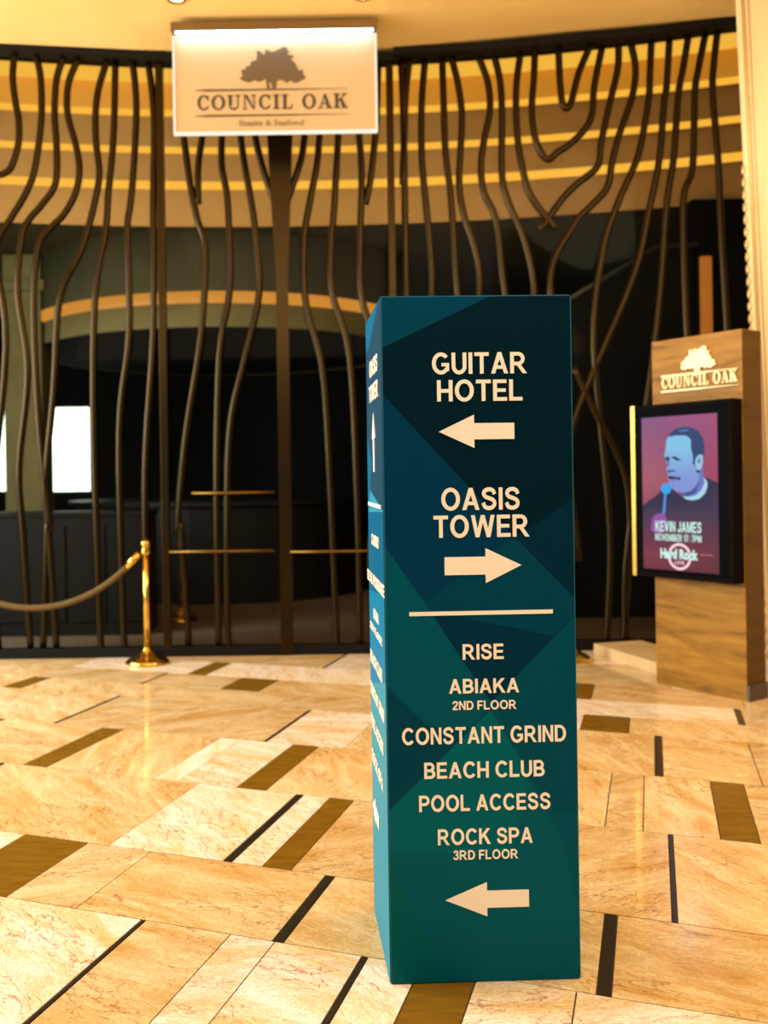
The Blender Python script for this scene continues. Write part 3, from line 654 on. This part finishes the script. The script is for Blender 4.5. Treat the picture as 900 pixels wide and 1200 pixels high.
me_b = None
for i in range(40):
    z = .15+i*.085
    if z > 3.5: break
    if me_b is None:
        bm = bmesh.new(); bmesh.ops.create_uvsphere(bm, u_segments=10, v_segments=6, radius=1); bmesh.ops.scale(bm, vec=(.014, .02, .036), verts=bm.verts)
        o = fin('bead', bm, M_trim, wr, True); me_b = o.data
    else: o = link('bead', me_b, None, wr)
    o.location = (ex_(z)-.004, WD-.004, z)

# ------------------------------------------------------------------ totem with screen
NC = Vector((2.65, 5.75, 0)); E1 = Vector((.64, -1.0, 0)).normalized()       # E1 points along the face towards its near right edge
tp = Plane(NC, E1)
zt_ = tp.hit(877, 384)[1]; wT = .645; dT = .19
tot = empty('totem', NC-E1*wT/2); tag(tot, 'tall wood-grained tan totem with a raised oak tree logo, at the right of the lobby', 'totem')
M_tot = mat('grained_tan', (190, 146, 80), .5, spec=.15); b = M_tot.node_tree.nodes['Principled BSDF']
tc = N(M_tot, 'ShaderNodeTexCoord'); mp = N(M_tot, 'ShaderNodeMapping'); mp.inputs['Scale'].default_value = (1.2, 1.2, 7)
nz = N(M_tot, 'ShaderNodeTexNoise', Scale=1.6, Detail=8, Roughness=.6, Distortion=.9); rpn = ramp(M_tot, [(.28, (88, 56, 10)), (.42, (138, 94, 22)), (.7, (168, 120, 38))])
L(M_tot, tc.outputs['Object'], mp.inputs[0]); L(M_tot, mp.outputs[0], nz.inputs['Vector']); L(M_tot, nz.outputs[0], rpn.inputs[0]); L(M_tot, rpn.outputs[0], b.inputs['Base Color'])
def obox(bm, pl, s0, s1, z0, z1, o0, o1): return poly_on(bm, pl, R4(s0, z0, s1, z1), o0, o1)
bm = bmesh.new(); obox(bm, tp, -wT, 0, 0, zt_, -dT, 0); bmesh.ops.bevel(bm, geom=[e_ for e_ in bm.edges if e_.calc_face_angle(0) > 1], offset=.004, segments=2, affect='EDGES'); fin('body', bm, M_tot, tot)
bm = bmesh.new(); obox(bm, tp, -.08, .014, 0, .10, -dT-.01, -.003); fin('plinth', bm, noisy('plinth_brown', (66, 48, 24), (80, 58, 30), 8, .4), tot)
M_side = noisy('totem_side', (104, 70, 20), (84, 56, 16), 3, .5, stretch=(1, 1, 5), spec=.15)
sd = tp.pt(0, 0)
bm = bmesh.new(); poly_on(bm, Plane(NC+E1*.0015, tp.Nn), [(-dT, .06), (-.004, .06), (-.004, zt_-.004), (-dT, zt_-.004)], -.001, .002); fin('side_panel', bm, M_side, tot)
M_lt = mat('cream_gold', (255, 236, 170), .5); M_sh = mat('letter_shadow_gap', (70, 50, 20), .6)
def band(px, py): return tp.hit(px, py)
cxm = 820
bm = bmesh.new(); tree_on(bm, tp, tp.hit(799, 420)[0], tp.hit(840, 420)[0], tp.hit(820, 436.5)[1], tp.hit(820, 406)[1], .004, .018); fin('oak_emblem', bm, M_lt, tot)
bm = bmesh.new(); serif_on(bm, 'COUNCIL OAK', tp, tp.hit(777, 445)[0], tp.hit(865, 445)[0], tp.hit(820, 451.5)[1], tp.hit(820, 437.5)[1], .004, .016); fin('lettering', bm, M_lt, tot)
for y in (437, 455.5):
    z = tp.hit(820, y-.3)[1]; a = tp.hit(776, y)[0]; b_ = tp.hit(866, y)[0]
    bm = bmesh.new(); poly_on(bm, tp, [(a, z-.006), (a+(b_-a)*.5, z-.006), (b_, z-.001), (b_, z+.001), (a+(b_-a)*.5, z+.005), (a, z+.006)], .004, .014); fin('rule_line', bm, M_lt, tot)
# stand-offs of the raised logo
bm = bmesh.new(); s_, z_ = tp.hit(820, 425); obox(bm, tp, s_-.03, s_+.03, z_-.03, z_+.03, -.001, .006); fin('standoff', bm, M_sh, tot)
for x_, y_ in ((790, 445), (850, 443)): s_, z_ = tp.hit(x_, y_); bm = bmesh.new(); obox(bm, tp, s_-.01, s_+.01, z_-.008, z_+.008, -.001, .005); fin('standoff', bm, M_sh, tot)

# monitor, a thing of its own on the totem
fo = .10
fx0, fx1 = tp.hit(741, 574, fo)[0], tp.hit(859.5, 578, fo)[0]
fz1 = (tp.hit(741, 475, fo)[1]+tp.hit(859, 468, fo)[1])/2; fz0 = (tp.hit(745, 672, fo)[1]+tp.hit(861, 687, fo)[1])/2
mon = empty('display_screen', tp.pt((fx0+fx1)/2, fz0, .04)); tag(mon, 'portrait screen in dark frame showing a man with blue microphone, on the totem', 'screen')
M_frame = noisy('frame_bronze', (20, 14, 8), (9, 6, 3), 5, .6, 0, spec=.02); M_bez = mat('bezel_black', (3, 3, 4), .6, spec=.03)
sc0, sc1 = tp.hit(752.5, 577, fo)[0], tp.hit(841, 580, fo)[0]
scz1 = (tp.hit(751, 489, fo)[1]+tp.hit(840, 485, fo)[1])/2; scz0 = (tp.hit(755, 664, fo)[1]+tp.hit(842, 675, fo)[1])/2
bm = bmesh.new(); obox(bm, tp, fx0, fx1, fz0, fz1, .004, fo-.012); fin('case', bm, M_frame, mon)
fw = .028
for nm, r in (('frame_side', R4(fx0, fz0, fx0+fw, fz1)), ('frame_side', R4(fx1-fw, fz0, fx1, fz1)), ('frame_top', R4(fx0+fw, fz1-fw, fx1-fw, fz1)), ('frame_bottom', R4(fx0+fw, fz0, fx1-fw, fz0+fw))):
    bm = bmesh.new(); poly_on(bm, tp, r, fo-.012, fo+.006); bmesh.ops.bevel(bm, geom=[e_ for e_ in bm.edges if e_.calc_face_angle(0) > 1], offset=.005, segments=2, affect='EDGES')
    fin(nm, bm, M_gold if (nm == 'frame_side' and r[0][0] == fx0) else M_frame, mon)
bm = bmesh.new(); obox(bm, tp, fx0+fw, fx1-fw, fz0+fw, fz1-fw, fo-.014, fo-.006); fin('bezel', bm, M_bez, mon)
M_scr = emit_attr('screen_picture', .95)
so = fo-.004
def scp(x, y):   # from detail coordinates of the screen to the screen's own plane
    s, z = tp.hit(740+x*.12222, 480+y*.12222, so)
    return (min(max(s, sc0), sc1), min(max(z, scz0), scz1))
bm = bmesh.new(); lay = bm.loops.layers.float_color.new('col'); lv = [0]
def sp_(pts, col, raw=False):
    lv[0] += 1; q = pts if raw else [scp(*p) for p in pts]
    poly_on(bm, tp, q, so-.002, so+lv[0]*.0001, col, lay)
zz = [scz0+(scz1-scz0)*f for f in (0, .3, .6, 1)]; lc = [(116, 44, 58), (140, 62, 82), (168, 88, 104), (136, 84, 132)]; rc = [(96, 36, 46), (108, 44, 66), (158, 60, 92), (160, 74, 118)]
for i in range(3): sp_([(sc0, zz[i]), (sc1, zz[i]), (sc1, zz[i+1]), (sc0, zz[i+1])], [lc[i], rc[i], rc[i+1], lc[i+1]], True)
shirt = [(100,920),(160,880),(230,830),(290,770),(390,760),(480,830),(560,870),(640,860),(720,780),(735,700),(690,640),(760,670),(830,700)]
D_, E_ = (38, 32, 66), (66, 46, 76)
sp_(shirt+[(860,1000),(100,1000)], [D_]*13+[E_, E_])
sp_([(100,998),(860,998),(870,1340),(100,1340)], [E_, E_, (104, 42, 60), (118, 46, 66)])
sp_([(480,790),(520,835),(600,835),(680,760),(700,680),(690,640),(680,560),(600,560),(470,770)], (98, 118, 190))
sp_([(490,835),(530,862),(590,870),(650,855),(700,810),(728,740),(725,690),(690,645),(700,700),(670,770),(620,820),(560,835)], (168, 214, 236))
cT, cB = (128, 196, 232), (128, 146, 214)
face = [(350,262),(420,250),(520,248),(568,282),(578,400),(600,530),(640,600),(650,660),(610,740),(560,780),(500,800),(430,785),(385,745),(362,712),(345,640),(352,602),(330,580),(346,540),(330,485),(314,450),(328,380),(334,300)]
sp_(face, [tuple(cT[j]+(cB[j]-cT[j])*min(max((y-380)/300, 0), 1) for j in range(3)) for x, y in face])
sp_([(350,262),(380,215),(430,180),(500,163),(570,170),(640,208),(685,270),(700,340),(700,440),(690,430),(650,430),(620,460),(602,532),(586,520),(592,440),(572,380),(570,290),(530,248),(430,248)], (34, 58, 106))
sp_([(450,200),(520,188),(560,196),(520,208),(460,212)], (70, 120, 180))
sp_([(620,460),(650,430),(680,435),(686,500),(672,560),(642,590),(620,560),(610,500)], (150, 196, 232))
sp_([(636,482),(660,462),(656,500),(640,522)], (60, 80, 140)); sp_([(612,580),(662,580),(650,606),(626,604)], (36, 44, 92))
sp_([(318,460),(358,448),(370,474),(352,504),(328,478)], (40, 50, 108)); sp_([(380,452),(420,448),(452,470),(490,480),(442,492),(404,474)], (38, 48, 104))
sp_([(346,500),(364,498),(356,545),(344,545)], (80, 96, 172)); sp_([(344,580),(416,578),(424,590),(384,598),(350,604)], (56, 64, 138))
sp_([(352,636),(402,640),(452,648),(474,652),(466,678),(428,666),(382,670),(356,662)], (30, 28, 74)); sp_([(360,672),(440,674),(410,702),(366,697)], (140, 128, 200))
sp_([(430,786),(500,800),(570,786),(618,744),(650,700),(610,800),(540,826),(478,806)], (58, 72, 144))
sp_([(185,1150),(196,1060),(222,1012),(280,994),(312,1004),(338,1050),(330,1150),(250,1200)], (150, 78, 164))
sp_([(316,800),(338,800),(322,1005),(298,995)], (84, 140, 222))
sp_([(333+50*math.cos(k*.3142), 758+52*math.sin(k*.3142)) for k in range(20)], (44, 164, 238))
fin('picture', bm, M_scr, mon)
M_st = emit('screen_text', (196, 240, 228), .95); M_sp = emit('screen_ring', (250, 206, 210), .95)
o1 = so+.0032
sans_px('lettering', 'KEVIN JAMES', tp, 768, 822, 617.5, 12.5, o1, .0006, M_st, mon)
sans_px('lettering', 'NOVEMBER 17 | 7PM', tp, 768, 822, 630.5, 8, o1, .0006, M_st, mon)
s_, z_ = tp.hit(796.3, 652.3, o1); rr = tp.hit(796.3, 636.5, o1)[1]-z_
bm = bmesh.new()
for a0, a1 in ((22, 158), (192, 348)):
    q = [(s_+rr*math.cos(math.radians(a0+(a1-a0)*i/24)), z_+rr*math.sin(math.radians(a0+(a1-a0)*i/24))) for i in range(25)]
    q += [(s_+rr*.8*math.cos(math.radians(a0+(a1-a0)*i/24)), z_+rr*.8*math.sin(math.radians(a0+(a1-a0)*i/24))) for i in range(24, -1, -1)]
    poly_on(bm, tp, q, o1, o1+.0006)
fin('ring_emblem', bm, M_sp, mon)
px_text('lettering', 'Hard Rock', tp, 774, 818, 649.5, 12, o1+.001, .0006, M_st, mon, .05)
px_text('lettering', 'LIVE', tp, 791, 802, 659.5, 4, o1, .0006, M_sp, mon, .02)
px_text('lettering', 'TICKETS ON SALE', tp, 820, 836, 650.5, 2, o1, .0006, mat('faint_text', (150, 90, 100), .5, 0, (150, 90, 100), .6), mon, 0)

# pale stone curb running from the totem to the glass front
c0 = P3(696, 766, 7.36); c1 = P3(766, 787, 6.62)
curb = Plane((c1.x, c1.y, 0), ((c0.x-c1.x), (c0.y-c1.y), 0))
bm = bmesh.new(); Lc = math.hypot(c0.x-c1.x, c0.y-c1.y)
poly_on(bm, curb, R4(-.12, 0, Lc, .08), -.42, 0); bmesh.ops.bevel(bm, geom=[e_ for e_ in bm.edges if e_.calc_face_angle(0) > 1], offset=.006, segments=2, affect='EDGES')
o = fin('stone_curb', bm, noisy('curb_stone', (206, 168, 106), (222, 188, 130), 4, .4)); tag(o, 'low pale stone curb between the totem and the glass front', 'curb')

# ------------------------------------------------------------------ teal wayfinding tower
FL = Vector((.2083, 2.610, 0)); FR = Vector((.7390, 2.626, 0)); BL = Vector((.1965, 3.070, 0)); KZ = 1.898
k_ = (FR-FL); BR = BL+k_
kf = Plane(FL, FR-FL); ks = Plane(BL, FL-BL)
kio = empty('wayfinding_tower', (FL+FR+BL+BR)/4); tag(kio, 'tall teal wayfinding tower listing hotel destinations with arrows', 'sign tower')
bm = bmesh.new()
B_ = [bm.verts.new((p.x, p.y, 0)) for p in (FL, FR, BR, BL)]; T_ = [bm.verts.new((p.x, p.y, KZ)) for p in (FL, FR, BR, BL)]
bm.faces.new(B_); bm.faces.new(T_)
for i in range(4): bm.faces.new([B_[i], B_[(i+1) % 4], T_[(i+1) % 4], T_[i]])
bmesh.ops.bevel(bm, geom=list(bm.edges), offset=.0035, segments=2, affect='EDGES'); fin('body', bm, M_edge, kio)
M_pr = print_attr('printed_vinyl')
def clipst(poly, a, b, c):
    return clip(poly, a, b, c)
def panel(pl, W, facets, base, name):
    bm = bmesh.new(); lay = bm.loops.layers.float_color.new('col'); e = .004
    rect = [(e, e), (W-e, e), (W-e, KZ-e), (e, KZ-e)]
    poly_on(bm, pl, rect, -.002, .0004, base, lay)
    for i, (pts, col) in enumerate(facets):
        q = [pl.hit(*p) for p in pts]
        for c in ((-1, 0, -e), (1, 0, W-e), (0, -1, -e), (0, 1, KZ-e)): q = clip(q, *c)
        if len(q) > 2: poly_on(bm, pl, q, .0002, .0004+.00012*(i+1), col, lay)
    return fin(name, bm, M_pr, kio)
Wf = k_.length; Ws = (FL-BL).length
panel(kf, Wf, [
    ([(440, 464), (603, 629), (690, 560), (690, 760), (577, 824), (440, 630)], (0, 46, 68)),
    ([(440, 330), (690, 330), (690, 573), (603, 629), (449, 463), (440, 455)], (0, 30, 42)),
    ([(440, 340), (590, 340), (440, 411)], (0, 62, 84)),
    ([(440, 453), (603, 629), (497, 706), (440, 624)], (0, 52, 80)),
    ([(603, 629), (690, 718), (673, 721), (648, 745), (504, 716), (497, 706)], (0, 62, 80)),
    ([(603, 629), (690, 572), (690, 718)], (0, 40, 58)),
    ([(440, 624), (497, 706), (577, 826), (533, 870), (440, 900)], (0, 78, 92)),
    ([(690, 703), (673, 721), (577, 822), (650, 950), (700, 950)], (0, 70, 84)),
    ([(440, 790), (500, 850), (548, 858), (452, 955), (440, 965)], (0, 60, 76)),
    ([(574, 832), (660, 985), (700, 1180), (440, 1180), (440, 966)], (0, 84, 94)),
    ([(574, 832), (620, 905), (600, 1000), (440, 1000), (440, 966)], (0, 92, 98)),
    ([(440, 1000), (460, 1000), (525, 1170), (440, 1170)], (0, 86, 86)),
], (0, 76, 90), 'front_print')
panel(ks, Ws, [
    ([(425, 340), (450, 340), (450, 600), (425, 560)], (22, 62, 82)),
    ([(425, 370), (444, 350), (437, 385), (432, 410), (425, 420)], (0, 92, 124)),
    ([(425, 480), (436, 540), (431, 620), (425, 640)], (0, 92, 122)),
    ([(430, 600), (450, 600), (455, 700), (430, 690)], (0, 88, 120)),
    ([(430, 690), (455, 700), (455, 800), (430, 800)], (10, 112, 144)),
], (46, 134, 148), 'side_print_lit')  # print colours raised, palest low down: daylight and floor bounce painted in
def arrow(name, pl, tip, hx, hy0, hy1, ex, sy0, sy1):
    """left/right arrow given in photograph pixels"""
    bm = bmesh.new(); o = .002
    z = pl.hit(tip[0], tip[1], o)[1]; s = pl.hit(tip[0], tip[1], o)[0]; h = pl.hit(hx, 600, o)[0]; e_ = pl.hit(ex, 600, o)[0]
    hh = (pl.hit(hx, hy0, o)[1]-pl.hit(hx, hy1, o)[1])/2; sh = (pl.hit(ex, sy0, o)[1]-pl.hit(ex, sy1, o)[1])/2
    poly_on(bm, pl, [(s, z), (h, z-hh), (h, z-sh), (e_, z-sh), (e_, z+sh), (h, z+sh), (h, z+hh)], .001, .0034); fin(name, bm, M_vinyl, kio)
arrow('arrow', kf, (514, 506), 557, 486, 525, 604, 497, 516)
arrow('arrow', kf, (611, 662), 568, 642, 683, 520, 652, 673)
arrow('arrow', kf, (522, 1055), 564, 1034, 1074, 613, 1043, 1063)
for t, x0, x1, yc, h, w in (('GUITAR', 506, 617, 425.5, 25, .035), ('HOTEL', 512, 612, 457.5, 25, .035), ('OASIS', 517, 609, 584.5, 26, .035), ('TOWER', 508, 620, 616.5, 26, .035),
        ('RISE', 542, 590, 763.5, 18, .032), ('ABIAKA', 526, 608, 803.5, 17, .032), ('2ND FLOOR', 530, 605, 826, 10.5, .022), ('CONSTANT GRIND', 471, 663, 861, 19.5, .032),
        ('BEACH CLUB', 497, 638, 901.5, 19, .032), ('POOL ACCESS', 491, 645, 940, 19, .032), ('ROCK SPA', 513, 624, 979.5, 18.5, .032), ('3RD FLOOR', 531, 607, 1001, 11, .022)):
    sans_px('lettering', t, kf, x0, x1, yc, h, .001, .0022, M_vinyl, kio)
bm = bmesh.new(); s0_, z0_ = kf.hit(479.5, 718.5); s1_, _ = kf.hit(647.5, 718.5); z0_ = kf.hit(563, 718)[1]; poly_on(bm, kf, R4(s0_, z0_-.0055, s1_, z0_+.0055), .001, .0034); fin('rule_line', bm, M_vinyl, kio)
for t, x0, x1, yc, h, w in (('OASIS', 433.5, 442.5, 429, 20, .035), ('TOWER', 433, 443.2, 459, 20, .035), ('CASINO', 436, 444, 634, 13, .03), ('RETAIL PROMENADE', 431.5, 450.5, 683, 13, .03),
        ('ABIAKA', 438.3, 444, 722, 12, .03), ('2ND FLOOR', 434.5, 448, 742, 8, .02), ('BEACH CLUB', 435, 448, 780, 14, .03), ('CONSTANT GRIND', 435, 450.5, 822, 14, .03),
        ('POOL ACCESS', 436, 449.5, 860, 14, .03), ('ROCK SPA', 437, 449, 902, 14, .03)):
    sans_px('lettering', t, ks, x0, x1, yc, h, .001, .0022, M_vinyl, kio)
bm = bmesh.new(); a_, za = ks.hit(438.3, 484); b_, zb_ = ks.hit(438.3, 553); zh = ks.hit(438.3, 514)[1]; ms = a_
poly_on(bm, ks, [(ms, za), (ms+.045, zh), (ms+.018, zh), (ms+.018, zb_), (ms-.018, zb_), (ms-.018, zh), (ms-.045, zh)], .001, .0034); fin('arrow', bm, M_vinyl, kio)
bm = bmesh.new(); zl = ks.hit(439.5, 592)[1]; poly_on(bm, ks, R4(ks.hit(432.5, 590)[0], zl-.0055, ks.hit(447, 594)[0], zl+.0055), .001, .0034); fin('rule_line', bm, M_vinyl, kio)
bm = bmesh.new(); s_, z_ = ks.hit(441.5, 953); poly_on(bm, ks, [(s_-.09, z_), (s_-.01, z_-.042), (s_-.01, z_-.02), (s_+.09, z_-.02), (s_+.09, z_+.02), (s_-.01, z_+.02), (s_-.01, z_+.042)], .001, .0034); fin('arrow', bm, M_vinyl, kio)
